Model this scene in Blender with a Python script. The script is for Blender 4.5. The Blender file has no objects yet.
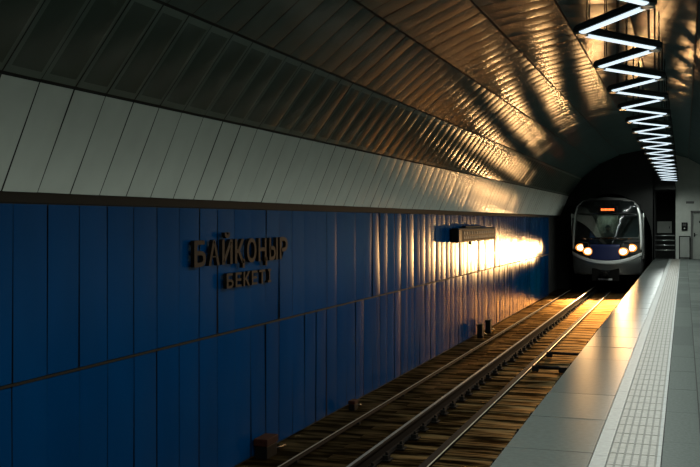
import bpy, bmesh, math, random
from math import pi, sin, cos, atan2, radians
from mathutils import Vector, Matrix

random.seed(11)
S = bpy.context.scene
C = S.collection

# ------------------------------------------------------------------ camera
TH = math.atan(334.0 / 1000.0)
cd = bpy.data.cameras.new('camera')
cam = bpy.data.objects.new('camera', cd)
C.objects.link(cam)
cd.sensor_width = 36
cd.lens = 1000.0 / 700.0 * 36.0
cd.shift_y = -12.5 / 700.0
cd.clip_start = 0.02
cd.clip_end = 300
cam.location = (0, 0, 1.6)
cam.rotation_euler = (pi / 2, 0, TH)
S.camera = cam

# ------------------------------------------------------------------ world, exposure
W = bpy.data.worlds.new('world')
S.world = W
W.use_nodes = True
W.node_tree.nodes['Background'].inputs[0].default_value = (0.55, 0.75, 0.6, 1)
W.node_tree.nodes['Background'].inputs[1].default_value = 0.0
S.view_settings.view_transform = 'Standard'
S.view_settings.look = 'None'
S.view_settings.gamma = 1
S.view_settings.use_curve_mapping = False
S.view_settings.exposure = 0.0
TUBE_POWER = 1.1           # emission of the fluorescent tubes
HEAD_POWER = 270.0        # watts of each headlight's beam
LAMP_POWER = 30.0           # watts of light thrown down by each tube light
LOW_BEAM = 15.0             # the dipped pair, times that
HEAD_COL = (1.0, 0.54, 0.20)

# ------------------------------------------------------------------ materials
def mat(name, col, rough=0.5, metal=0.0, var=0.0, scale=4.0, bump=0.0, bscale=20.0, emit=None, estr=0.0, stretch=(1, 1, 1), spec=0.5, rvar=0.0):
    m = bpy.data.materials.new(name)
    m.use_nodes = True
    nt = m.node_tree
    b = nt.nodes['Principled BSDF']
    b.inputs['Base Color'].default_value = (*col, 1)
    b.inputs['Roughness'].default_value = rough
    b.inputs['Metallic'].default_value = metal
    b.inputs['Specular IOR Level'].default_value = spec
    if emit:
        b.inputs['Emission Color'].default_value = (*emit, 1)
        b.inputs['Emission Strength'].default_value = estr
    tc = mp = None
    if var or bump or rvar:
        tc = nt.nodes.new('ShaderNodeTexCoord')
        mp = nt.nodes.new('ShaderNodeMapping')
        mp.inputs['Scale'].default_value = stretch
        nt.links.new(tc.outputs['Object'], mp.inputs['Vector'])
    if var or rvar:
        n = nt.nodes.new('ShaderNodeTexNoise')
        n.inputs['Scale'].default_value = scale
        n.inputs['Detail'].default_value = 5
        nt.links.new(mp.outputs[0], n.inputs['Vector'])
        if var:
            r = nt.nodes.new('ShaderNodeValToRGB')
            r.color_ramp.elements[0].position = 0.3
            r.color_ramp.elements[1].position = 0.7
            r.color_ramp.elements[0].color = (*[c * (1 - var) for c in col], 1)
            r.color_ramp.elements[1].color = (*[min(1, c * (1 + var)) for c in col], 1)
            nt.links.new(n.outputs['Fac'], r.inputs[0])
            nt.links.new(r.outputs[0], b.inputs['Base Color'])
        if rvar:
            mr = nt.nodes.new('ShaderNodeMapRange')
            mr.inputs[1].default_value = 0.3
            mr.inputs[2].default_value = 0.7
            mr.inputs[3].default_value = max(0.02, rough - rvar)
            mr.inputs[4].default_value = rough + rvar
            nt.links.new(n.outputs['Fac'], mr.inputs[0])
            nt.links.new(mr.outputs[0], b.inputs['Roughness'])
    if bump:
        n2 = nt.nodes.new('ShaderNodeTexNoise')
        n2.inputs['Scale'].default_value = bscale
        n2.inputs['Detail'].default_value = 3
        nt.links.new(mp.outputs[0], n2.inputs['Vector'])
        bp = nt.nodes.new('ShaderNodeBump')
        bp.inputs['Strength'].default_value = bump
        bp.inputs['Distance'].default_value = 0.02
        nt.links.new(n2.outputs['Fac'], bp.inputs['Height'])
        nt.links.new(bp.outputs[0], b.inputs['Normal'])
    return m

def satin(name, diff, rough, ior=1.5, gloss=(1, 1, 1), gmix=None, aniso=0.0, tangent=None, var=0.1, scale=3, stretch=(1, 1, 1), bump=0.0, bscale=10, rvar=0.0, bdist=.02, patchy=0.0):
    """diffuse body under a compact gloss layer: Fresnel-weighted (paint, stone) or a fixed share gmix (metal)"""
    m = bpy.data.materials.new(name)
    m.use_nodes = True
    nt = m.node_tree
    nt.nodes.clear()
    N, Lk = nt.nodes.new, nt.links.new
    o = N('ShaderNodeOutputMaterial')
    mx = N('ShaderNodeMixShader')
    d = N('ShaderNodeBsdfDiffuse')
    g = N('ShaderNodeBsdfGlossy')
    g.distribution = 'BECKMANN'
    g.inputs['Roughness'].default_value = rough
    g.inputs['Color'].default_value = (*gloss, 1)
    g.inputs['Anisotropy'].default_value = aniso
    tc = N('ShaderNodeTexCoord')
    mp = N('ShaderNodeMapping')
    mp.inputs['Scale'].default_value = stretch
    Lk(tc.outputs['Object'], mp.inputs['Vector'])
    n = N('ShaderNodeTexNoise')
    n.inputs['Scale'].default_value = scale
    n.inputs['Detail'].default_value = 5
    Lk(mp.outputs[0], n.inputs['Vector'])
    r = N('ShaderNodeValToRGB')
    for e, p, k in zip(r.color_ramp.elements, (.3, .7), (1 - var, 1 + var)):
        e.position = p
        e.color = (*[min(1, c * k) for c in diff], 1)
    Lk(n.outputs['Fac'], r.inputs[0])
    Lk(r.outputs[0], d.inputs['Color'])
    if patchy:                      # oil film that comes and goes over the surface
        r2 = N('ShaderNodeValToRGB')
        for e, p, k in zip(r2.color_ramp.elements, (.42, .60), (1 - patchy, 1)):
            e.position = p
            e.color = (*[c * k for c in gloss], 1)
        Lk(n.outputs['Fac'], r2.inputs[0])
        Lk(r2.outputs[0], g.inputs['Color'])
    if rvar:
        mr = N('ShaderNodeMapRange')
        for i, v in enumerate((.3, .7, max(.02, rough - rvar), rough + rvar)):
            mr.inputs[i + 1].default_value = v
        Lk(n.outputs['Fac'], mr.inputs[0])
        Lk(mr.outputs[0], g.inputs['Roughness'])
    if tangent:
        cx = N('ShaderNodeCombineXYZ')
        for i in range(3):
            cx.inputs[i].default_value = tangent[i]
        Lk(cx.outputs[0], g.inputs['Tangent'])
    if bump:
        n2 = N('ShaderNodeTexNoise')
        n2.inputs['Scale'].default_value = bscale
        n2.inputs['Detail'].default_value = 3
        Lk(mp.outputs[0], n2.inputs['Vector'])
        bp = N('ShaderNodeBump')
        bp.inputs['Strength'].default_value = bump
        bp.inputs['Distance'].default_value = bdist
        Lk(n2.outputs['Fac'], bp.inputs['Height'])
        Lk(bp.outputs[0], g.inputs['Normal'])
        Lk(bp.outputs[0], d.inputs['Normal'])
    if gmix is None:
        fr = N('ShaderNodeFresnel')
        fr.inputs[0].default_value = ior
        Lk(fr.outputs[0], mx.inputs[0])
    else:
        mx.inputs[0].default_value = gmix
    Lk(d.outputs[0], mx.inputs[1])
    Lk(g.outputs[0], mx.inputs[2])
    Lk(mx.outputs[0], o.inputs[0])
    return m

M = {}
M['blue'] = satin('blue_enamel_panel', (0.0002, 0.032, 0.108), 0.25, 1.16, aniso=.40, tangent=(0, 1, 0), var=.12, scale=1.5, stretch=(1, 1, .3))
M['gap'] = mat('dark_gap', (0.008, 0.008, 0.007), 0.8)
M['trimdark'] = mat('dark_bronze_trim', (0.012, 0.010, 0.007), 0.7, 0.0, spec=.12)
M['band_light'] = satin('pale_grey_panel', (0.56, 0.60, 0.545), 0.22, gmix=.075, var=.05)
M['band_frame'] = satin('grey_panel_frame', (0.16, 0.195, 0.17), 0.17, gmix=.09, var=.05)
M['band_perf'] = satin('perforated_dark_panel', (0.082, 0.105, 0.09), 0.18, gmix=.09, var=.08)
M['band_dark'] = satin('dark_grey_metal_panel', (0.078, 0.120, 0.118), 0.17, gmix=.09, var=.08, rvar=.02)
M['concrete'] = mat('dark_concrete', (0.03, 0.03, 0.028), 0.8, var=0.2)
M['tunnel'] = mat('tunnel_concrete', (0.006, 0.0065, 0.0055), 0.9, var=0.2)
M['endwall'] = mat('grey_painted_wall', (0.40, 0.42, 0.38), 0.6, var=0.08)
M['doorgrey'] = mat('grey_painted_door', (0.26, 0.28, 0.25), 0.5, var=0.06)
M['black'] = mat('black_paint', (0.005, 0.005, 0.005), 0.5, spec=.08)
M['slab1'] = satin('edge_granite', (0.118, 0.134, 0.126), 0.31, 1.085, var=.16, scale=22)
M['slab2'] = satin('edge_granite_dark', (0.106, 0.122, 0.115), 0.31, 1.085, var=.16, scale=22)
M['tile1'] = satin('grey_granite_tile', (0.13, 0.147, 0.138), 0.35, gmix=.012, var=.14, scale=40)
M['tile2'] = satin('grey_granite_tile_dark', (0.115, 0.13, 0.123), 0.35, gmix=.012, var=.14, scale=40)
M['tile3'] = satin('grey_granite_tile_pale', (0.142, 0.158, 0.149), 0.35, gmix=.012, var=.14, scale=40)
M['pale_strip'] = mat('pale_granite_strip', (0.22, 0.238, 0.23), 0.5, var=0.15, scale=25)
M['tactile'] = mat('beige_tactile_tile', (0.255, 0.246, 0.216), 0.55, var=0.2, scale=20)
M['tactile_groove'] = mat('tactile_groove', (0.14, 0.132, 0.112), 0.6, var=0.25, scale=25)
M['bed'] = satin('oily_track_bed', (0.013, 0.0075, 0.0025), 0.62, 1.5, gloss=(.52, .34, .15), patchy=.85, var=.8, scale=4, stretch=(.35, 1.5, 1), bump=.7, bscale=5, rvar=.15)
M['wood'] = satin('oiled_sleeper_wood', (0.020, 0.011, 0.004), 0.60, 1.5, gloss=(.52, .34, .15), patchy=.85, var=.8, scale=5, stretch=(.35, 3.0, 1), bump=.7, bscale=6, rvar=.15)
M['rail_top'] = mat('polished_rail_head', (0.60, 0.56, 0.50), 0.45, 1.0)
M['rail_side'] = mat('rusty_rail_web', (0.007, 0.005, 0.004), 0.8, var=0.3, scale=12, spec=.05)
M['iron'] = mat('dark_cast_iron', (0.008, 0.007, 0.006), 0.75, 0.0, spec=.08)
M['pipe'] = mat('galvanised_conduit', (0.50, 0.42, 0.32), 0.5, 0.8)
M['rust'] = mat('rust_red_paint', (0.025, 0.007, 0.004), 0.8, spec=.1, var=0.3, scale=20)
M['letter'] = mat('dark_bronze_letter', (0.005, 0.004, 0.003), 0.6, 0.0, spec=.15)
M['housing'] = mat('dark_lamp_housing', (0.018, 0.022, 0.024), 0.35, 0.4)
M['endcap'] = mat('grey_lamp_end', (0.25, 0.28, 0.28), 0.3, 0.8)
M['tube'] = mat('fluorescent_tube', (0.9, 0.9, 0.9), 0.5, emit=(0.74, 0.90, 1.0), estr=TUBE_POWER)
M['rod'] = mat('black_rod', (0.01, 0.01, 0.01), 0.5, 0.3)
M['silver'] = mat('silver_train_body', (0.42, 0.43, 0.42), 0.32, 0.85, var=0.05)
M['bumper'] = mat('light_grey_bumper', (0.72, 0.72, 0.70), 0.4, 0.2)
M['train_blue'] = mat('train_blue_panel', (0.015, 0.022, 0.085), 0.35, 0.0)
M['mask'] = mat('gloss_black_mask', (0.005, 0.006, 0.006), 0.06, 0.0, spec=1.0)
M['skirt'] = mat('dark_grey_skirt', (0.09, 0.09, 0.085), 0.5, 0.2)
M['interior'] = mat('cab_interior_grey', (0.40, 0.42, 0.38), 0.6)
M['interior_dark'] = mat('cab_interior_dark', (0.006, 0.006, 0.006), 0.6, spec=.08)
M['lens'] = mat('headlamp_lens', (1, .9, .8), 0.2, emit=(1.0, 0.80, 0.52), estr=9.0)
M['halo'] = mat('headlamp_halo', (.8, .3, .05), 0.3, emit=(1.0, 0.33, 0.06), estr=1.1)  # orange bloom around the headlamps, painted as emission; not a real lens
M['chrome'] = mat('headlamp_bezel', (0.6, 0.5, 0.4), 0.2, 1.0)
M['led'] = mat('orange_led', (0.2, 0.03, 0.0), 0.5, emit=(1.0, 0.17, 0.03), estr=2.6)
M['skin'] = mat('skin', (0.35, 0.2, 0.14), 0.5)
M['cloth'] = mat('dark_uniform', (0.02, 0.022, 0.03), 0.8)
M['steel'] = mat('stainless_steel', (0.50, 0.52, 0.50), 0.3, 0.9)
M['sign_mark'] = mat('pale_sign_mark', (0.10, 0.095, 0.075), 0.6)
M['plate'] = mat('pale_plate', (0.5, 0.5, 0.48), 0.5)

def glass_mat():
    m = bpy.data.materials.new('windshield_glass')
    m.use_nodes = True
    nt = m.node_tree
    nt.nodes.clear()
    o = nt.nodes.new('ShaderNodeOutputMaterial')
    mx = nt.nodes.new('ShaderNodeMixShader')
    t = nt.nodes.new('ShaderNodeBsdfTransparent')
    t.inputs[0].default_value = (0.5, 0.55, 0.5, 1)
    g = nt.nodes.new('ShaderNodeBsdfGlossy')
    g.inputs['Roughness'].default_value = 0.03
    fr = nt.nodes.new('ShaderNodeFresnel')
    fr.inputs[0].default_value = 3.6
    nt.links.new(fr.outputs[0], mx.inputs[0])
    nt.links.new(t.outputs[0], mx.inputs[1])
    nt.links.new(g.outputs[0], mx.inputs[2])
    nt.links.new(mx.outputs[0], o.inputs[0])
    return m
M['glass'] = glass_mat()

# ------------------------------------------------------------------ helpers
class MB:
    """collects shapes into one mesh"""
    def __init__(self):
        self.bm = bmesh.new()
        self.mats = []
    def mi(self, m):
        if m not in self.mats:
            self.mats.append(m)
        return self.mats.index(m)
    def box(self, lo, hi, m, bevel=0.0, rot=None, about=None):
        x0, y0, z0 = lo
        x1, y1, z1 = hi
        vs = [self.bm.verts.new(p) for p in ((x0, y0, z0), (x1, y0, z0), (x1, y1, z0), (x0, y1, z0), (x0, y0, z1), (x1, y0, z1), (x1, y1, z1), (x0, y1, z1))]
        fs = [self.bm.faces.new([vs[i] for i in f]) for f in ((3, 2, 1, 0), (4, 5, 6, 7), (0, 1, 5, 4), (1, 2, 6, 5), (2, 3, 7, 6), (3, 0, 4, 7))]
        k = self.mi(m)
        for f in fs:
            f.material_index = k
        if bevel:
            es = list({e for f in fs for e in f.edges})
            r = bmesh.ops.bevel(self.bm, geom=es, offset=bevel, segments=2, profile=0.6, affect='EDGES')
            for f in r['faces']:
                f.material_index = k
            vs = list({v for f in r['faces'] for v in f.verts} | {v for v in vs if v.is_valid})
        if rot is not None:
            a = Vector(about if about else (0, 0, 0))
            for v in vs:
                v.co = rot @ (v.co - a) + a
        return self
    def quad(self, pts, m, smooth=False):
        f = self.bm.faces.new([self.bm.verts.new(p) for p in pts])
        f.material_index = self.mi(m)
        f.smooth = smooth
        return f
    def grid(self, rows, m, smooth=True):
        vv = [[self.bm.verts.new(p) for p in r] for r in rows]
        k = self.mi(m)
        for a, b in zip(vv, vv[1:]):
            for i in range(len(a) - 1):
                f = self.bm.faces.new((a[i], a[i + 1], b[i + 1], b[i]))
                f.material_index = k
                f.smooth = smooth
        return vv
    def tube(self, pts, r, m, n=8, cap=True):
        pts = [Vector(p) for p in pts]
        rings = []
        for i, p in enumerate(pts):
            d = (pts[min(i + 1, len(pts) - 1)] - pts[max(i - 1, 0)]).normalized()
            up = Vector((0, 0, 1)) if abs(d.z) < .9 else Vector((1, 0, 0))
            a = d.cross(up).normalized()
            b = d.cross(a).normalized()
            rr = r[i] if isinstance(r, (list, tuple)) else r
            rings.append([self.bm.verts.new(p + (a * cos(2 * pi * k / n) + b * sin(2 * pi * k / n)) * rr) for k in range(n)])
        k = self.mi(m)
        for q, w in zip(rings, rings[1:]):
            for i in range(n):
                f = self.bm.faces.new((q[i], q[(i + 1) % n], w[(i + 1) % n], w[i]))
                f.material_index = k
                f.smooth = True
        if cap:
            for q in (rings[0][::-1], rings[-1]):
                self.bm.faces.new(q).material_index = k
        return self
    def prism(self, prof, axis, t0, t1, m, smooth=False):
        """closed profile (a,b) swept along axis 'y' (x,z) or 'x' (y,z)"""
        def P(a, b, t):
            return (a, t, b) if axis == 'y' else (t, a, b)
        A = [self.bm.verts.new(P(a, b, t0)) for a, b in prof]
        B = [self.bm.verts.new(P(a, b, t1)) for a, b in prof]
        n = len(prof)
        k = self.mi(m)
        for i in range(n):
            f = self.bm.faces.new((A[i], A[(i + 1) % n], B[(i + 1) % n], B[i]))
            f.material_index = k
            f.smooth = smooth
        self.bm.faces.new(A[::-1]).material_index = k
        self.bm.faces.new(B).material_index = k
        return self
    def build(self, name, parent=None, fix=True):
        if fix:
            bmesh.ops.recalc_face_normals(self.bm, faces=self.bm.faces[:])
        me = bpy.data.meshes.new(name)
        self.bm.to_mesh(me)
        self.bm.free()
        for m in self.mats:
            me.materials.append(m)
        o = bpy.data.objects.new(name, me)
        C.objects.link(o)
        if parent:
            o.parent = parent
        return o

def tag(o, label=None, cat=None, group=None, kind=None):
    if label: o['label'] = label
    if cat: o['category'] = cat
    if group: o['group'] = group
    if kind: o['kind'] = kind
    return o

def thing(name, label, cat, loc=(0, 0, 0), group=None):
    o = bpy.data.objects.new(name, None)
    o.empty_display_size = 0.1
    C.objects.link(o)
    o.location = loc
    return tag(o, label, cat, group)

def struct(o):
    o['kind'] = 'structure'
    return o

def copy_tree(o, parent=None):
    c = o.copy()
    C.objects.link(c)
    c.parent = parent
    for ch in list(o.children):
        copy_tree(ch, c)
    return c

Y0, Y1 = -6.5, 39.4        # station length behind / ahead of the camera
YE = 44.4                  # end of the platform
XW = -5.0                  # track wall
XR = 2.32                  # wall behind the platform
XE = -1.202                # platform edge
ZB = -1.30                 # track bed

# ------------------------------------------------------------------ track wall of blue panels
def pillow(mb, o, ua, ub, un, wa, wb, m, d=0.006, tilt=0.0, roll=0.0):
    """a sheet-metal panel: origin o, along ua (width wa) and ub (height wb), pulled off along un, its long edges rolled back"""
    o, ua, ub, un = Vector(o), Vector(ua), Vector(ub), Vector(un)
    rows = []
    for t in (0, .12, .5, .88, 1):
        back = -d if t in (0, 1) else (-d * .12 if t in (.12, .88) else 0)
        off = back + (t - .5) * wa * tilt
        rows.append([o + ua * (wa * t) + ub * (wb * s) + un * (off + (s - .5) * wb * roll) for s in (0, 1)])
    if ub.cross(ua).dot(un) < 0:
        rows = rows[::-1]
    mb.grid(rows, m)

PITCH = 0.455
mb = MB()
mb.box((XW - 0.25, Y0, ZB - .3), (XW - 0.025, Y1, 1.80), M['gap'])
y = 6.61 - PITCH * 29
while y < Y1 - .3:
    for z0, z1 in ((ZB + .03, 0.295), (0.325, 1.735)):
        pillow(mb, (XW, y + .008, z0), (0, 1, 0), (0, 0, 1), (1, 0, 0), PITCH - .016, z1 - z0, M['blue'], d=.0025,
               tilt=random.gauss(0, .018), roll=random.gauss(0, .004))
    y += PITCH
# thin ledge in the seam between the two rows
mb.box((XW - .03, Y0, .300), (XW + .006, Y1, .320), M['trimdark'])
wall_left = struct(mb.build('wall_left', fix=False))

mb = MB()
mb.box((XW - .2, Y0, 1.745), (XW - .012, Y1, 1.83), M['trimdark'])
struct(mb.build('trim_1'))

# ------------------------------------------------------------------ vault
def vault_points():
    p = [Vector((XW + .0, 0, 1.82))]
    for k in range(11):
        a = radians(67 - 14 * k)
        L = .92 if k < 10 else .92
        p.append(p[-1] + Vector((cos(a) * L, 0, sin(a) * L)))
    return p
VP = vault_points()
YV = 44.4
mb = MB()
rows = []
for yy in (Y0, YV):
    r = []
    for k, p in enumerate(VP):
        a = radians(67 - 14 * k + 7)
        n = Vector((-sin(a), 0, cos(a)))
        r.append((p.x + n.x * .03, yy, p.z + n.z * .03))
    rows.append(r)
mb.grid(rows, M['gap'], smooth=False)
rows2 = [[(x + (x + 1.34) * .06, yy, z + .25) for x, yy, z in r] for r in rows]
mb.grid(rows2, M['gap'], smooth=False)
ceiling = struct(mb.build('ceiling', fix=False))
for k in range(11):
    a = radians(67 - 14 * k)
    t = Vector((cos(a), 0, sin(a)))
    n = Vector((sin(a), 0, -cos(a)))        # into the station
    p = VP[k] + t * .014
    L = .92 - .028
    mb = MB()
    y = 6.93 - PITCH * 29 + (0 if k < 2 else random.random() * .3)
    while y < YV - .4:
        w = PITCH - (.015 if k != 1 else .017)
        ti = random.gauss(0, .008)
        ro = random.gauss(0, .003)
        o = Vector((p.x, y, p.z))
        if k == 0:
            pillow(mb, o, (0, 1, 0), t, n, w, L, M['band_light'], d=.002, tilt=ti, roll=ro)
        elif k == 1:
            pillow(mb, o, (0, 1, 0), t, n, w, L, M['band_frame'], d=.002, tilt=ti, roll=ro)
            # perforated sheet inside the frame, with a rolled rim
            pillow(mb, o + Vector((0, .045, 0)) + t * .06 + n * .004, (0, 1, 0), t, n, w - .09, L - .12, M['band_perf'], d=.003, tilt=ti, roll=ro)
        else:
            pillow(mb, o, (0, 1, 0), t, n, w, L, M['band_dark'], d=.0025 if k < 5 else .001, tilt=ti, roll=ro)
        y += PITCH
    mb.build('panel_band', ceiling, fix=False)

# ------------------------------------------------------------------ wall behind the platform, walls at both ends
mb = MB()
mb.box((XR, Y0, -.3), (XR + .25, YE, 1.75), M['gap'])
y = Y0
while y < YE - .5:
    pillow(mb, (XR - .02, y + .92, .02), (0, -1, 0), (0, 0, 1), (-1, 0, 0), .91, 1.55, M['band_light'], d=.005, tilt=random.gauss(0, .004))
    y += .93
struct(mb.build('wall_right', fix=False))
mb = MB()
mb.box((XW - .3, Y0 - .25, ZB - .3), (XR + .3, Y0, 5), M['concrete'])
struct(mb.build('wall_back'))

# ------------------------------------------------------------------ platform
mb = MB()
mb.box((XE + .02, Y0, -.16), (XR + .05, YE + 2.6, -.012), M['gap'])
mb.box((XE + .35, Y0, ZB - .2), (XR + .05, YE + 2.6, -.16), M['concrete'])
def slab_row(x0, x1, ln, y0, edge=False, pick=('tile1', 'tile2', 'tile1', 'tile3')):
    y = y0
    while y < YE:
        b = min(y + ln, YE)
        m = M[random.choice(pick)]
        tx, ty = random.gauss(0, .0008), random.gauss(0, .0008)
        g = .005
        P = []
        for px, py in ((x0 + g, y + g), (x1 - g, y + g), (x1 - g, b - g), (x0 + g, b - g)):
            P.append((px, py, (px - (x0 + x1) / 2) * tx + (py - (y + b) / 2) * ty))
        mb.quad(P, m)
        for i in range(4):
            q, w = P[i], P[(i + 1) % 4]
            mb.quad([q, (q[0], q[1], -.05), (w[0], w[1], -.05), w], m)
        y = b
slab_row(XE, -.592, 1.2, Y0 + .37, pick=('slab1', 'slab1', 'slab2'))
slab_row(-.144, .118, 1.2, Y0 + .9, pick=('tile2', 'tile1', 'tile1'))
slab_row(.118, .72, .6, Y0 + .2)
slab_row(.72, 1.32, .6, Y0 + .4)
slab_row(1.32, 1.92, .6, Y0 + .1)
slab_row(1.92, XR, .6, Y0 + .3)
# lip under the edge slab
mb.box((XE + .004, Y0, -.13), (XE + .3, YE, -.05), M['slab2'])
floor = struct(mb.build('floor', fix=False))
mb = MB()
y = Y0
while y < YE - .05:
    b = min(y + .9, YE)
    mb.box((-.590, y + .002, -.02), (-.490, b - .002, .003), M['pale_strip'])
    y += .9
mb.build('pale_border_strip', floor)
mb = MB()
y = Y0
while y < YE - .05:
    b = min(y + .34, YE)
    mb.box((-.487, y + .002, -.02), (-.147, b - .002, .001), M['tactile_groove'])
    mb.box((-.172, y + .002, -.015), (-.147, b - .002, .004), M['pale_strip'])
    for i in range(6):
        xa = -.478 + i * .051
        mb.box((xa, y + .012, .0005), (xa + .036, b - .004, .0035), M['tactile'])
    y += .34
mb.build('tactile_strip', floor)

# ------------------------------------------------------------------ end of the station: tunnel mouth, service wall
mb = MB()
YH = 43.2
# headwall with a round-topped opening around the train, built as a strip of quads
cx, cz, R = -2.95, .75, 2.0
xl, xr_, zt = XW - .6, -1.16, 5.2
N = 40
inner, outer = [], []
def edge(a):
    dx, dz = cos(a), sin(a)
    s = 1e9
    if dx > 1e-6: s = min(s, (xr_ - cx) / dx)
    if dx < -1e-6: s = min(s, (xl - cx) / dx)
    if dz > 1e-6: s = min(s, (zt - cz) / dz)
    if dz < -1e-6: s = min(s, (ZB - .3 - cz) / dz)
    return (cx + dx * s, cz + dz * s)
for i in range(N + 1):
    a = pi + .0 - pi * i / N
    rx = 1.70
    inner.append((cx + rx * cos(a), cz + R * sin(a)))
    outer.append(edge(a))
inner = [(cx - 1.70, ZB - .3)] + inner + [(cx + 1.70, ZB - .3)]
outer = [(xl, ZB - .3)] + outer + [(xr_, ZB - .3)]
# right of the opening is open above the walkway: keep the headwall only down to 2.6 m there
for i in range(len(inner) - 1):
    o1, o2 = outer[i], outer[i + 1]
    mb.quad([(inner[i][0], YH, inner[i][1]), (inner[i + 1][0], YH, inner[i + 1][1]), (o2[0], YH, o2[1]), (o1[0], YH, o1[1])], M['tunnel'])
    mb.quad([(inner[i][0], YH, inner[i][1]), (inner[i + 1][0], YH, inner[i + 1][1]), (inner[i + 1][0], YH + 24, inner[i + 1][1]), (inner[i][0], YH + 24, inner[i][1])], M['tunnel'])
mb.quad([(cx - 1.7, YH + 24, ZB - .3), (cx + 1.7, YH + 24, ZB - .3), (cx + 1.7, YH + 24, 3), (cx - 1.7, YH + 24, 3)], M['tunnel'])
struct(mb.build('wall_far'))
# jamb beyond the blue panels
mb = MB()
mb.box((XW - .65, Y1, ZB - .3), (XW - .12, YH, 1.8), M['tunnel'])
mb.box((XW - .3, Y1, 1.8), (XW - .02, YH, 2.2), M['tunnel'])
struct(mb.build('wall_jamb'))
# recess behind the railing and the service wall with its door
mb = MB()
mb.box((XE - .06, YE + 2.5, -.2), (-.30, YE + 2.7, 3.6), M['tunnel'])
mb.box((-1.16, YH, 2.9), (-.335, YE + 2.7, 4.9), M['tunnel'])
mb.box((-1.22, YH, -.2), (-1.16, YE + 2.7, 4.9), M['tunnel'])
struct(mb.build('wall_recess'))
DX0, DX1 = .30, 1.18
mb = MB()
mb.box((-.335, YE, -.02), (DX0, YE + .3, 4.9), M['endwall'])
mb.box((DX1, YE, -.02), (XR + .1, YE + .3, 4.9), M['endwall'])
mb.box((DX0, YE, 1.98), (DX1, YE + .3, 4.9), M['endwall'])
mb.box((-.335, YE + .3, -.02), (-.20, YE + 2.7, 4.9), M['concrete'])
struct(mb.build('wall_service'))
mb = MB()
mb.box((DX0 + .04, YE + .07, 0), (DX1 - .04, YE + .12, 1.94), M['doorgrey'], bevel=.004)
mb.box((DX0 + .14, YE + .060, 1.15), (DX1 - .14, YE + .072, 1.80), M['doorgrey'], bevel=.004)
mb.box((DX0 + .14, YE + .060, .15), (DX1 - .14, YE + .072, .95), M['doorgrey'], bevel=.004)
door = struct(mb.build('door_1'))
mb = MB()
for a, b in (((DX0 - .03, YE - .02, 0), (DX0 + .05, YE + .12, 2.03)), ((DX1 - .05, YE - .02, 0), (DX1 + .03, YE + .12, 2.03)), ((DX0 - .03, YE - .02, 1.95), (DX1 + .03, YE + .12, 2.03))):
    mb.box(a, b, M['skirt'], bevel=.004)
mb.build('door_frame', door)
mb = MB()
mb.tube([(DX0 + .12, YE + .07, 1.02), (DX0 + .12, YE + .02, 1.02), (DX0 + .24, YE + .02, 1.02)], .012, M['black'])
mb.box((DX0 + .095, YE + .062, .94), (DX0 + .145, YE + .072, 1.10), M['black'])
mb.build('door_handle', door)
mb = MB()
mb.box((DX0 + .30, YE + .048, 1.52), (DX0 + .55, YE + .060, 1.60), M['black'])
mb.build('door_plate', door)

# small black phone box, plate and grille on the service wall
o = thing('intercom_box', 'small black call box on the grey service wall above the grille', 'call box', (.02, YE, 1.37))
mb = MB(); mb.box((-.12, -.09, -.17), (.12, 0, .17), M['black'], bevel=.015); mb.build('case', o)
mb = MB()
for i in range(5):
    mb.box((-.07, -.096, .02 + i * .022), (.07, -.089, .030 + i * .022), M['skirt'])
mb.build('speaker_grille', o)
mb = MB(); mb.tube([(0, -.085, -.08), (0, -.105, -.08)], .03, M['steel'], n=14); mb.build('button', o)
o = thing('wall_plate', 'thin black plate high on the service wall beside the door', 'sign', (.24, YE, 2.38))
mb = MB(); mb.box((-.16, -.03, -.045), (.16, 0, .045), M['black'], bevel=.006); mb.build('plate', o)
mb = MB(); mb.box((-.15, -.034, -.035), (.15, -.029, .035), M['skirt']); mb.build('face', o)

o = thing('gate_panel', 'waist-high grey mesh gate panel standing against the service wall', 'gate', (.03, YE - .12, 0))
mb = MB()
for a, b in (((-.23, -.02, .03), (-.19, .02, .97)), ((.19, -.02, .03), (.23, .02, .97)), ((-.23, -.02, .93), (.23, .02, .97)), ((-.23, -.02, .03), (.23, .02, .07))):
    mb.box(a, b, M['black'], bevel=.004)
mb.build('frame', o)
mb = MB()
for i in range(1, 10):
    xx = -.19 + .38 * i / 10
    mb.box((xx - .004, -.006, .05), (xx + .004, .006, .95), M['steel'])
for i in range(1, 18):
    zz = .05 + .9 * i / 18
    mb.box((-.2, -.005, zz - .004), (.2, .005, zz + .004), M['steel'])
mb.build('mesh_infill', o)
for s in (-1, 1):
    mb = MB()
    mb.box((s * .21 - .03, -.05, 0), (s * .21 + .03, .05, .03), M['black'])
    mb.build('foot', o)

# railing across the platform end
o = thing('platform_end_railing', 'steel railing of four rails closing the far platform end', 'railing', (-.80, YE - .15, 0))
for xx in (-.42, .40):
    mb = MB(); mb.box((xx - .025, -.025, 0), (xx + .025, .025, 1.02), M['black'], bevel=.005); p = mb.build('post', o)
    mb = MB(); mb.box((xx - .06, -.06, 0), (xx + .06, .06, .012), M['black']); mb.build('base_plate', p)
for zz in (.99, .785, .575, .37):
    mb = MB(); mb.tube([(-.44, -.03, zz), (.42, -.03, zz)], .024, M['steel'], n=12); mb.build('rail', o)

o = thing('electrical_cabinet', 'grey electrical cabinet on the dark wall behind the railing', 'cabinet', (-.83, YE + 2.49, 1.06))
mb = MB(); mb.box((-.31, -.25, 0), (.31, 0, .52), M['doorgrey'], bevel=.01); mb.build('case', o)
mb = MB(); mb.box((-.28, -.262, .03), (.28, -.248, .49), M['doorgrey'], bevel=.006); d = mb.build('door', o)
mb = MB(); mb.box((.2, -.285, .2), (.23, -.26, .3), M['black']); mb.build('handle', d)

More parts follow.
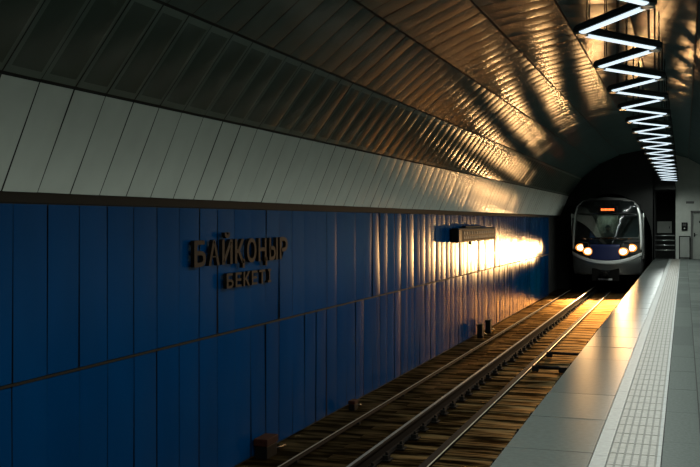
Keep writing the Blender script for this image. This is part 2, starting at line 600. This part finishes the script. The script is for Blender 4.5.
# ------------------------------------------------------------------ track
mb = MB()
mb.box((XW - .3, Y0, ZB - .4), (XE + .36, YH + 24, ZB), M['bed'])
struct(mb.build('floor_track', fix=True))
XL_, XRR = -3.50, -1.98
def rail_prof(x, h=.18, top=-1.1):
    b = top - h
    return [(x - .066, b), (x + .066, b), (x + .066, b + .012), (x + .012, b + .03), (x + .010, top - .045), (x + .036, top - .034), (x + .036, top - .008),
            (x + .028, top), (x - .028, top), (x - .036, top - .008), (x - .036, top - .034), (x - .010, top - .045), (x - .012, b + .03), (x - .066, b + .012)]
for x, lab in ((XL_, 'near-wall running rail, shiny-headed, in the middle of the track bed'), (XRR, 'running rail hidden close under the platform edge')):
    o = thing('running_rail', lab, 'rail', (x, 0, -1.28))
    mb = MB(); mb.prism([(a, b + 1.28) for a, b in rail_prof(0)], 'y', Y0, YH + 20, M['rail_side']); mb.build('rail_web', o)
    mb = MB(); mb.prism([(-.019, .1795), (.019, .1795), (.019, .1822), (-.019, .1822)], 'y', Y0, YH + 20, M['rail_top']); mb.build('rail_head', o)

# sleepers, each with its two fastenings
def sleeper():
    o = thing('wooden_sleeper', 'oil-dark wooden sleeper lying across the track bed under the rails', 'sleeper', group='sleepers along the track')
    mb = MB()
    mb.box((-1.26, -.125, -.06), (1.22, .125, .008), M['wood'], bevel=.012)
    mb.build('timber', o)
    for x in (XL_ + 2.86, XRR + 2.86):
        mb = MB()
        mb.box((x - .17, -.09, .02), (x + .17, .09, .034), M['iron'], bevel=.004)
        for s in (-1, 1):
            mb.box((x + s * .105 - .035, -.06, .03), (x + s * .105 + .035, .06, .085), M['iron'], bevel=.008)
            mb.tube([(x + s * .11, 0, .08), (x + s * .11, 0, .12)], .018, M['iron'], n=6)
        mb.build('rail_fastening', o)
    return o
proto = sleeper()
n = 0
y = 3.2
while y < 42:
    o = proto if n == 0 else copy_tree(proto)
    o.location = (-2.86 + random.gauss(0, .012), y + random.gauss(0, .015), ZB + .0)
    o.rotation_euler = (0, 0, random.gauss(0, .006))
    n += 1
    y += .60

# conductor rail beside the wall
o = thing('conductor_rail', 'slim conductor rail running along beside the blue wall', 'rail', (-4.44, 0, ZB))
mb = MB(); mb.prism([(-.03, .02), (.03, .02), (.03, .03), (.02, .06), (-.02, .06), (-.03, .03)], 'y', Y0, 42, M['rail_side']); mb.build('rail_bar', o)
mb = MB(); mb.prism([(-.009, .0595), (.009, .0595), (.009, .064), (-.009, .064)], 'y', Y0, 42, M['pipe']); mb.build('contact_strip', o)
y = 4.0
while y < 41:
    mb = MB(); mb.box((-.05, y - .04, 0), (.05, y + .04, .02), M['iron']); mb.box((-.04, y - .03, .0), (.04, y + .03, .03), M['iron'])
    mb.build('bracket', o)
    y += 2.4

# cable duct down the middle
o = thing('cable_duct', 'dark cable duct with a thin pale pipe along the track centre', 'cable duct', (-2.84, 0, ZB + .02))
mb = MB(); mb.box((-.09, Y0, -.03), (.02, 42, .03), M['iron'], bevel=.004); mb.build('duct', o)
mb = MB(); mb.tube([(.035, Y0, .045), (.035, 42, .045)], .009, M['pipe'], n=8); mb.build('pipe', o)
for y, x1, lab in ((21.4, -1.70, 'dark cross cable over the sleepers, the farther of two bars'), (19.3, -2.2, 'short dark cross cable over the sleepers, the nearer of two bars')):
    o = thing('cross_cable', lab, 'cable', (-2.7, y, ZB))
    mb = MB(); mb.tube([(0, 0, .115), (.3, .03, .10), (x1 + 2.7, .06, .095)], .03, M['iron'], n=8); mb.build('cable', o)
    mb = MB(); mb.box((x1 + 2.64, -.05, .02), (x1 + 2.80, .15, .125), M['iron'], bevel=.01); mb.build('cable_clamp', o)
    mb = MB(); mb.box((-.06, -.06, .02), (.06, .06, .13), M['iron'], bevel=.01); mb.build('junction_clip', o)

# pair of trackside boxes by the wall
for (y, lab) in ((24.6, 'short black trackside post box at the wall foot, nearer of the pair'), (25.7, 'short black trackside post box at the wall foot, farther of the pair')):
    o = thing('trackside_box', lab, 'junction box', (-4.80, y, ZB), group='trackside boxes at the wall foot')
    mb = MB(); mb.box((-.07, -.06, 0), (.07, .06, .05), M['black'], bevel=.006); mb.build('foot', o)
    mb = MB(); mb.box((-.065, -.12, .05), (.065, .12, .31), M['black'], bevel=.02); mb.build('case', o)
    mb = MB(); mb.box((-.075, -.13, .30), (.075, .13, .345), M['iron'], bevel=.012); mb.build('lid', o)
    mb = MB(); mb.tube([(.02, .12, .12), (.04, .3, .08), (.05, .5, .03)], .018, M['black']); mb.build('cable', o)
for (x, y, s, lab) in ((-4.88, 11.35, 1.0, 'small rust-red box on a dark foot at the blue wall base'), (-4.82, 14.6, .6, 'tiny rust-red box farther along at the blue wall base')):
    o = thing('cable_box', lab, 'junction box', (x, y, ZB))
    mb = MB(); mb.box((-.08 * s, -.16 * s, 0), (.08 * s, .16 * s, .16 * s), M['black'], bevel=.01); mb.build('foot', o)
    mb = MB(); mb.box((-.09 * s, -.18 * s, .16 * s), (.09 * s, .18 * s, .25 * s), M['rust'], bevel=.012); mb.build('cover', o)
    mb = MB(); mb.tube([(0, .16 * s, .06 * s), (.02, .35 * s, .04), (.0, .6 * s, .015)], .015, M['black']); mb.build('cable', o)

# ------------------------------------------------------------------ station name on the wall
def glyph(ch, size, depth):
    cu = bpy.data.curves.new('glyph', 'FONT')
    cu.body = ch
    cu.size = size
    cu.extrude = depth
    cu.offset = size * .022
    cu.align_x = 'CENTER'
    ob = bpy.data.objects.new('glyph', cu)
    C.objects.link(ob)
    bpy.context.view_layer.update()
    dg = bpy.context.evaluated_depsgraph_get()
    me = bpy.data.meshes.new_from_object(ob.evaluated_get(dg))
    bpy.data.objects.remove(ob)
    me.name = 'letter'
    return me
sign = thing('station_name_sign', 'raised dark bronze letters spelling the station name on the blue wall', 'sign', (XW, 9.45, 0))
def line(text, y0, y1, zbase, cap):
    n = len(text)
    size = cap / .72
    for i, ch in enumerate(text):
        me = glyph(ch, size, .022)
        me.materials.clear()
        me.materials.append(M['letter'])
        # lettering plane (x right, y up) -> wall plane (world y, z), facing +x
        w = (y1 - y0) / n
        xs = [v.co.x for v in me.vertices]
        wid = (max(xs) - min(xs)) or 1
        mid = (max(xs) + min(xs)) / 2
        sc = min(1.5, w * .80 / wid) if ch not in 'І' else 1.2
        for v in me.vertices:
            v.co.x = (v.co.x - mid) * sc
        o = bpy.data.objects.new('letter', me)
        C.objects.link(o)
        o.parent = sign
        o.rotation_euler = (pi / 2, 0, pi / 2)
        o.location = (.055, y0 + w * (i + .5) - 9.45, zbase)
        o['label'] = 'bronze letter ' + ch
line('БАЙҚОҢЫР', 9.50, 12.20, 1.115, .265)
line('БЕКЕТІ', 10.30, 11.68, .835, .16)

# long sign box farther down the wall
o = thing('line_map_sign', 'long dark sign box with a row of pale marks on the wall', 'sign', (XW + .03, 22.0, 1.27))
D_ = .19
mb = MB(); mb.box((0, 0, -.16), (D_, 4.6, .17), M['black'], bevel=.035); mb.build('case', o)
mb = MB(); mb.box((D_ - .004, .35, -.125), (D_ + .004, 4.5, .135), M['interior_dark']); mb.build('face', o)
for zz, m, st, ln, hh in ((.05, 'sign_mark', .30, .17, .035), (-.055, 'sign_mark', .22, .15, .028)):
    yy = .5
    while yy < 4.3:
        mb = MB()
        mb.box((D_ + .002, yy, zz - hh), (D_ + .010, yy + ln * random.uniform(.5, 1), zz + hh), M[m])
        mb.build('pale_mark', o)
        yy += st
mb = MB(); mb.box((D_ + .002, .45, -.118), (D_ + .009, 4.45, -.100), M['rust']); mb.build('line_stripe', o)
mb = MB(); mb.box((.02, 1.1, .165), (.12, 2.9, .215), M['black'], bevel=.012); mb.build('cable_entry', o)
mb = MB(); mb.tube([(.09, 1.7, -.16), (.09, 1.7, -.23)], .03, M['rust'], n=10); mb.build('lamp_stub', o)

# ------------------------------------------------------------------ zigzag of tube lights
ZL = 3.25
XA, XB = -.875, -.235       # left and right turning points
HALF = 1.02
YL = 8.92                   # first left turning point in view
def vault_z(x):
    for a, b in zip(VP, VP[1:]):
        if a.x <= x <= b.x:
            return a.z + (b.z - a.z) * (x - a.x) / (b.x - a.x)
    return 4.4
def fixture(d, flip):
    """one fixture along +x of its own frame, length 1.2; flip mirrors the rods' heights"""
    L = (Vector((XB - XA, HALF))).length
    o = thing('zigzag_tube_light', '', 'ceiling light', group='zigzag of tube lights over the platform')
    h = L / 2 - .012
    prof = [(-.052, -.012), (-.058, .015), (-.042, .05), (-.016, .064), (.016, .064), (.042, .05), (.058, .015), (.052, -.012)]
    mb = MB(); mb.prism(prof, 'x', -h, h, M['housing'])
    mb.build('housing', o)
    mb = MB()
    q = [(-.038, -.010), (-.036, -.019), (-.020, -.028), (0, -.031), (.020, -.028), (.036, -.019), (.038, -.010)]
    mb.prism(q, 'x', -h + .075, h - .075, M['tube'], smooth=False)
    mb.build('tube', o)
    for s in (-1, 1):
        mb = MB(); x0, x1 = sorted((s * (h - .075), s * (h + .0)))
        mb.box((x0, -.045, -.034), (x1, .045, -.010), M['endcap'], bevel=.008)
        mb.build('end_cap', o)
    for s in (-.3, .3):
        ld = bpy.data.lights.get('tube_light_beam') or bpy.data.lights.new('tube_light_beam', 'SPOT')
        ld.energy = LAMP_POWER
        ld.color = (0.88, 0.97, 0.90)
        ld.spot_size = radians(172)
        ld.spot_blend = .5
        ld.shadow_soft_size = .0
        lo = bpy.data.objects.new('tube_light_beam', ld)
        C.objects.link(lo)
        lo.parent = o
        lo.location = (s, 0, -.05)
    return o
def rods(o, pa, pb):
    A, B = Vector(pa), Vector(pb)
    Mi = o.matrix_basis.inverted()
    for t in (.13, .87):
        p = A.lerp(B, t)
        p.z = ZL + .07
        q = Vector((p.x, p.y, vault_z(p.x) + .01))
        mb = MB(); mb.tube([Mi @ p, Mi @ q], .007, M['rod'], n=6); mb.build('hanging_rod', o)
pts = []
k0 = -15
nv = int((43.3 - YL) / HALF)
for k in range(k0, nv + 1):
    pts.append((k, XA if k % 2 == 0 else XB, YL + k * HALF))
ORD = ['first', 'second', 'third', 'fourth', 'fifth', 'sixth', 'seventh', 'eighth', 'ninth', 'tenth', 'eleventh', 'twelfth', 'thirteenth', 'fourteenth', 'fifteenth', 'sixteenth', 'seventeenth', 'eighteenth', 'nineteenth', 'twentieth',
       'twenty-first', 'twenty-second', 'twenty-third', 'twenty-fourth', 'twenty-fifth', 'twenty-sixth', 'twenty-seventh', 'twenty-eighth', 'twenty-ninth', 'thirtieth', 'thirty-first', 'thirty-second', 'thirty-third', 'thirty-fourth', 'thirty-fifth']
base = fixture(1, False)
first = True
for (k, xa, ya), (k2, xb, yb) in zip(pts, pts[1:]):
    o = base if first else copy_tree(base)
    first = False
    o.location = ((xa + xb) / 2, (ya + yb) / 2, ZL)
    o.rotation_euler = (0, 0, atan2(yb - ya, xb - xa))
    idx = k + 2          # the fixture from the first left turn (k = -2 .. ) in view
    if idx < 1:
        o['label'] = 'white tube light of the zigzag row behind the viewpoint'
    else:
        o['label'] = 'white tube light, %s of the zigzag counted from the nearest' % ORD[idx - 1]
for o in [x for x in C.objects if x.name.startswith('zigzag_tube_light')]:
    o_m = Matrix.Translation(o.location) @ o.rotation_euler.to_matrix().to_4x4()
    L = (Vector((XB - XA, HALF))).length
    for t in (-.37, .37):
        a = o_m @ Vector((L * t, 0, .07))
        top = vault_z(a.x) + .01
        mb = MB(); mb.tube([(L * t, 0, .07), (L * t, 0, top - ZL)], .007, M['rod'], n=6); mb.build('hanging_rod', o)

# ------------------------------------------------------------------ train
TX, TY = -2.95, 41.0
train = thing('metro_train', 'silver and blue metro train with lit headlights leaving the dark tunnel', 'train', (TX, TY, -1.1))
B0 = 1.1                    # local z of the platform level
def hw(z):                  # half width of the body at height z above the platform level
    P = [(-.8, 1.24), (-.3, 1.32), (.3, 1.36), (.9, 1.36), (1.8, 1.31), (2.2, 1.20), (2.42, .98), (2.52, .70), (2.56, .0)]
    for (a, w0), (b, w1) in zip(P, P[1:]):
        if a <= z <= b:
            return w0 + (w1 - w0) * (z - a) / (b - a)
    return P[0][1] if z < -.8 else 0
def fy(u, z):
    y = .52 * abs(u) ** 2.6
    if z > .55: y += .34 * ((z - .55) / 2.0) ** 1.7
    if z < -.1: y += .18 * ((-.1 - z) / .6)
    return y
def patch(name, u0, u1, z0, z1, m, off=0.0, nu=24, nz=8, parent=None):
    mb = MB()
    rows = []
    for j in range(nz + 1):
        r = []
        for i in range(nu + 1):
            u = u0 + (u1 - u0) * i / nu
            a = z0(u) if callable(z0) else z0
            b = z1(u) if callable(z1) else z1
            z = a + (b - a) * j / nz
            r.append((hw(z) * u, fy(u, z) - off, z + B0))
        rows.append(r)
    mb.grid(rows, M[m])
    back = [[(x, y + .03, z) for x, y, z in r] for r in rows]
    mb.grid(back, M[m])
    for A_, B_ in ((rows[0], back[0]), (rows[-1], back[-1]), ([r[0] for r in rows], [r[0] for r in back]), ([r[-1] for r in rows], [r[-1] for r in back])):
        mb.grid([A_, B_], M[m], smooth=False)
    bmesh.ops.remove_doubles(mb.bm, verts=mb.bm.verts[:], dist=.0005)
    return mb.build(name, parent or train)
def zb(u): return -.04 + .34 * abs(u) ** 2.2
patch('front_skirt', -1, 1, -.55, lambda u: zb(u) - .05, 'silver', off=-.02)
patch('bumper', -1, 1, lambda u: zb(u) - .065, lambda u: zb(u) + .06, 'bumper', off=.045)
patch('blue_panel', -.46, .40, lambda u: zb(u) + .05, .66, 'train_blue', off=.005)
patch('headlight_surround', -1, -.50, lambda u: zb(u) + .05, .76, 'mask', off=.0)
patch('headlight_surround', .42, 1, lambda u: zb(u) + .05, .76, 'mask', off=.0)
patch('lower_mask', -.97, .97, .645, .90, 'mask', off=.0)
patch('upper_mask', -.97, .97, 1.86, 2.44, 'mask', off=.0)
patch('side_pillar', -1.005, -.95, .45, 2.30, 'bumper', off=.012, nu=4)
patch('side_pillar', .95, 1.005, .45, 2.30, 'bumper', off=.012, nu=4)
patch('windshield', -.95, .95, .88, 1.88, 'glass', off=.002, nu=30, nz=14)
patch('roof_cap', -1, 1, 2.40, 2.555, 'skirt', off=-.01)
# body
LEN = 21.0
mb = MB()
zs = [-.55, -.3, .3, .9, 1.8, 2.0, 2.2, 2.3, 2.42, 2.52, 2.555]
ring = [(hw(z), z) for z in zs] + [(-hw(z), z) for z in zs[::-1]]
def skin(y_of):
    return [(x, y_of(z), z + B0) for x, z in ring]
r0 = skin(lambda z: fy(1, z) - .02)
r1 = skin(lambda z: LEN)
mb.grid([r0 + [r0[0]], r1 + [r1[0]]], M['silver'], smooth=False)
mb.build('body_shell', train)
# side windows and doors on both flanks
for s in (1, -1):
    y = 1.9
    for k in range(4):
        mb = MB()
        for dy in (0, .66):
            mb.box((min(s * 1.355, s * 1.385), y + dy + .01, .03 + B0), (max(s * 1.355, s * 1.385), y + dy + .65, 1.88 + B0), M['skirt'], bevel=.008)
        d = mb.build('side_door', train)
        mb = MB()
        for dy in (0, .66):
            mb.box((min(s * 1.37, s * 1.392), y + dy + .13, .85 + B0), (max(s * 1.37, s * 1.392), y + dy + .53, 1.68 + B0), M['mask'])
        mb.build('door_glass', d)
        mb = MB(); mb.box((min(s * 1.33, s * 1.368), y + 1.75, .85 + B0), (max(s * 1.33, s * 1.368), y + 4.3, 1.65 + B0), M['mask'], bevel=.006); mb.build('side_window', train)
        y += 4.9
    mb = MB()
    for zz in (.12, .42, .72):
        mb.box((min(s * 1.35, s * 1.372), .75, zz + B0 - .03), (max(s * 1.35, s * 1.372), LEN, zz + B0 + .0), M['silver'])
    mb.build('side_rib', train)
    mb = MB(); mb.tube([(s * 1.40, .62, 1.0 + B0), (s * 1.40, .60, 1.9 + B0)], .016, M['steel']); mb.build('grab_rail', train)
    mb = MB(); mb.box((min(s * 1.34, s * 1.44), .70, 1.72 + B0), (max(s * 1.34, s * 1.44), .78, 1.88 + B0), M['steel'], bevel=.015); mb.build('side_marker', train)
# headlights, each with lens and bezel
for x, z, sx in ((-1.00, .53, 1), (-.70, .385, 1), (.66, .385, 1), (.98, .53, 1)):
    u = x / hw(z)
    yy = fy(u, z)
    mb = MB()
    N = 20
    rows = []
    for (rr, dy) in ((.165, .03), (.165, -.035), (.135, -.050), (.125, -.02)):
        rows.append([(x + rr * 1.05 * cos(2 * pi * i / N), yy + dy, z + B0 + rr * .80 * sin(2 * pi * i / N)) for i in range(N + 1)])
    mb.grid(rows, M['chrome'])
    h = mb.build('headlight', train)
    mb = MB()
    rows = [[(x + rr * 1.05 * cos(2 * pi * i / N), yy - dy, z + B0 + rr * .80 * sin(2 * pi * i / N)) for i in range(N + 1)] for rr, dy in ((.127, .02), (.10, .045), (.05, .06), (.002, .064))]
    mb.grid(rows, M['lens'])
    mb.build('lens', h)
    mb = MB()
    mb.grid([[(x + rr * 1.05 * cos(2 * pi * i / N), yy - dy, z + B0 + rr * .80 * sin(2 * pi * i / N)) for i in range(N + 1)] for rr, dy in ((.20, .034), (.160, .052), (.128, .050))], M['halo'])  # glowing ring added for the lamp's orange halo
    mb.build('halo_ring', h)
    beams = [(HEAD_POWER, 58, 1.0, 7.0, 0)]
    if z < .45:                # the inner pair also carry the dipped beams
        beams.append((HEAD_POWER * LOW_BEAM, 37, .8, 13.0, 3))
    for power, size, blend, pitch, yaw in beams:
        ld = bpy.data.lights.new('headlight_beam', 'SPOT')
        ld.energy = power
        ld.color = HEAD_COL
        ld.spot_size = radians(size)
        ld.spot_blend = blend
        ld.shadow_soft_size = .10
        lo = bpy.data.objects.new('headlight_beam', ld)
        C.objects.link(lo)
        lo.parent = h
        lo.location = (x, yy - .20, z + B0)
        lo.rotation_euler = (radians(90 - pitch), 0, radians(180 - yaw))
# destination display
mb = MB(); mb.box((-.34, -.03, -.11), (.42, .03, .11), M['black'], bevel=.01)
disp = mb.build('destination_display', train)
disp.location = (0, fy(.1, 2.05) - .03, 2.07 + B0)
mb = MB()
xx = -.20
for w, hh in ((.07, .1), (.06, .08), (.09, .1), (.05, .08), (.08, .1), (.07, .08), (.06, .1)):
    mb.box((xx, -.036, -hh / 2 - .01), (xx + w - .012, -.029, hh / 2 - .02), M['led'])
    xx += w + .006
mb.build('led_text', disp)
# wiper
mb = MB(); mb.tube([(.25, fy(.2, .86) - .05, .80 + B0), (.42, fy(.3, 1.1) - .05, 1.02 + B0), (.50, fy(.4, 1.5) - .05, 1.42 + B0)], .014, M['black']); mb.build('wiper', train)
# underframe, coupler and plate
mb = MB(); mb.box((-.55, .10, -.80 + B0), (.50, 1.2, -.28 + B0), M['iron'], bevel=.03); mb.build('coupler_pocket', train)
mb = MB(); mb.box((-.17, -.42, -.62 + B0), (.17, .3, -.38 + B0), M['black'], bevel=.03); mb.tube([(0, -.40, -.5 + B0), (0, -.52, -.5 + B0)], [.12, .07], M['iron'], n=14); mb.build('coupler', train)
mb = MB(); mb.box((-.30, .07, -.76 + B0), (.24, .10, -.69 + B0), M['plate']); mb.build('step_plate', train)
for yb_ in (2.6, 17.5):
    mb = MB(); mb.box((-.95, yb_ - 1.3, .25), (.95, yb_ + 1.3, .55), M['iron'], bevel=.03)
    bg = mb.build('bogie', train)
    for dy in (-1, 1):
        for xs in (-.76, .76):
            mb = MB(); mb.tube([(xs - .06, yb_ + dy, .41), (xs + .06, yb_ + dy, .41)], .405, M['iron'], n=24); mb.build('wheel', bg)
# cab interior
mb = MB()
mb.box((-1.28, 1.75, .0 + B0), (1.28, 1.80, 2.30 + B0), M['interior_dark'])
mb.build('cab_partition', train)
mb = MB()
mb.box((-1.02, 1.70, 1.02 + B0), (-.82, 1.752, 1.62 + B0), M['interior_dark'])
mb.box((-1.02, 1.72, 1.62 + B0), (-.5, 1.752, 1.80 + B0), M['interior'])
mb.box((-.80, 1.71, 1.00 + B0), (-.33, 1.752, 1.80 + B0), M['interior'], bevel=.006)
mb.box((-.31, 1.71, 1.00 + B0), (.36, 1.752, 1.80 + B0), M['interior'], bevel=.006)
mb.build('cab_back_panel', train)
mb = MB(); mb.box((-1.25, .55, .0 + B0), (1.25, 1.75, .04 + B0), M['interior_dark']); mb.build('cab_floor', train)
mb = MB(); mb.prism([(.55, .04 + B0), (1.0, .04 + B0), (1.0, .75 + B0), (.62, .95 + B0), (.55, .95 + B0)], 'x', -1.15, 1.15, M['interior_dark']); mb.build('control_desk', train)
mb = MB(); mb.box((-.18, 1.15, 2.0 + B0), (.12, 1.35, 2.03 + B0), mat('cab_lamp', (1, 1, 1), .5, emit=(.85, 1, .9), estr=34)); mb.build('cab_lamp', train)
mb = MB(); mb.box((-.28, 1.30, .42 + B0), (.24, 1.66, .52 + B0), M['interior_dark'], bevel=.03); mb.box((-.26, 1.58, .5 + B0), (.22, 1.66, 1.0 + B0), M['interior_dark'], bevel=.03); mb.tube([(-.02, 1.48, .04 + B0), (-.02, 1.48, .42 + B0)], .06, M['iron']); mb.build('driver_seat', train)

# driver, seated behind the windshield
def skinned(name, verts, edges, radii, m, parent, sub=2):
    me = bpy.data.meshes.new(name)
    me.from_pydata(verts, edges, [])
    o = bpy.data.objects.new(name, me)
    C.objects.link(o)
    md = o.modifiers.new('skin', 'SKIN')
    for i, r in enumerate(radii):
        me.skin_vertices[0].data[i].radius = (r, r) if not isinstance(r, tuple) else r
    me.skin_vertices[0].data[0].use_root = True
    o.modifiers.new('sub', 'SUBSURF').levels = sub
    o.modifiers['sub'].render_levels = sub
    bpy.context.view_layer.update()
    dg = bpy.context.evaluated_depsgraph_get()
    me2 = bpy.data.meshes.new_from_object(o.evaluated_get(dg))
    me2.materials.clear()
    me2.materials.append(m)
    for f in me2.polygons:
        f.use_smooth = True
    bpy.data.objects.remove(o)
    o = bpy.data.objects.new(name, me2)
    C.objects.link(o)
    o.parent = parent
    return o
drv = thing('person', 'driver in dark uniform seated behind the train windshield', 'person', (TX - .02, TY + 1.42, .52))
V = [(0, .02, .09), (0, .04, .30), (0, .02, .50), (0, 0, .60), (0, -.01, .70), (0, -.02, .80), (0, -.02, .90),
     (.19, 0, .52), (.23, -.10, .28), (.17, -.36, .33), (.16, -.44, .35),
     (-.19, 0, .52), (-.23, -.10, .28), (-.17, -.36, .33), (-.16, -.44, .35),
     (.10, .0, .07), (.12, -.30, .08), (.12, -.34, -.32), (.12, -.44, -.40),
     (-.10, .0, .07), (-.12, -.30, .08), (-.12, -.34, -.32), (-.12, -.44, -.40)]
E = [(0, 1), (1, 2), (2, 3), (3, 4), (4, 5), (5, 6), (2, 7), (7, 8), (8, 9), (9, 10), (2, 11), (11, 12), (12, 13), (13, 14),
     (0, 15), (15, 16), (16, 17), (17, 18), (0, 19), (19, 20), (20, 21), (21, 22)]
Rr = [.15, .15, .15, .06, .085, .10, .075, .07, .05, .037, .035, .07, .05, .037, .035, .09, .075, .055, .045, .09, .075, .055, .045]
skinned('body', V, E, Rr, M['cloth'], drv)
mb = MB()
N = 16
for s in (1,):
    rows = []
    for i in range(9):
        a = -pi / 2 + pi * i / 8
        rows.append([(.078 * cos(a) * cos(2 * pi * j / N), -.045 + .075 * cos(a) * sin(2 * pi * j / N), .775 + .105 * sin(a)) for j in range(N + 1)])
    mb.grid(rows, M['skin'])
mb.tube([(0, -.115, .80), (0, -.140, .765), (0, -.115, .755)], [.010, .016, .012], M['skin'])
mb.tube([(-.025, -.115, .735), (.025, -.115, .735)], .006, M['rust'])
for s in (-1, 1):
    mb.tube([(s * .03, -.112, .80), (s * .03, -.118, .80)], .011, M['black'])
    mb.tube([(s * .078, -.03, .80), (s * .088, -.03, .76)], [.022, .014], M['skin'])
mb.build('face', drv)
mb = MB()
rows = []
for i in range(6):
    a = .15 + (pi / 2 - .15) * i / 5
    rows.append([(.105 * cos(a) * cos(2 * pi * j / N), -.015 + .11 * cos(a) * sin(2 * pi * j / N), .80 + .125 * sin(a)) for j in range(N + 1)])
mb.grid(rows, M['black'])
mb.build('hair', drv)
for s in (-1, 1):
    hv = [(s * .16, -.43, .35), (s * .158, -.50, .352)]
    he = [(0, 1)]
    hr = [.030, .034]
    for f, (dx, ln) in enumerate(((-.027, .070), (-.009, .080), (.009, .076), (.027, .062))):
        b = len(hv)
        hv += [(s * .158 + dx, -.515, .350), (s * .158 + dx, -.515 - ln * .6, .345), (s * .158 + dx, -.515 - ln * .9, .320)]
        he += [(1, b), (b, b + 1), (b + 1, b + 2)]
        hr += [.011, .009, .008]
    b = len(hv)
    hv += [(s * .158 - s * .040, -.475, .345), (s * .158 - s * .060, -.515, .335)]
    he += [(0, b), (b, b + 1)]
    hr += [.011, .009]
    skinned('hand', hv, he, hr, M['skin'], drv, 1)

# ------------------------------------------------------------------ render helpers
S.cycles.use_denoising = True
S.cycles.max_bounces = 6
S.cycles.caustics_reflective = True
S.cycles.sample_clamp_indirect = 6.0
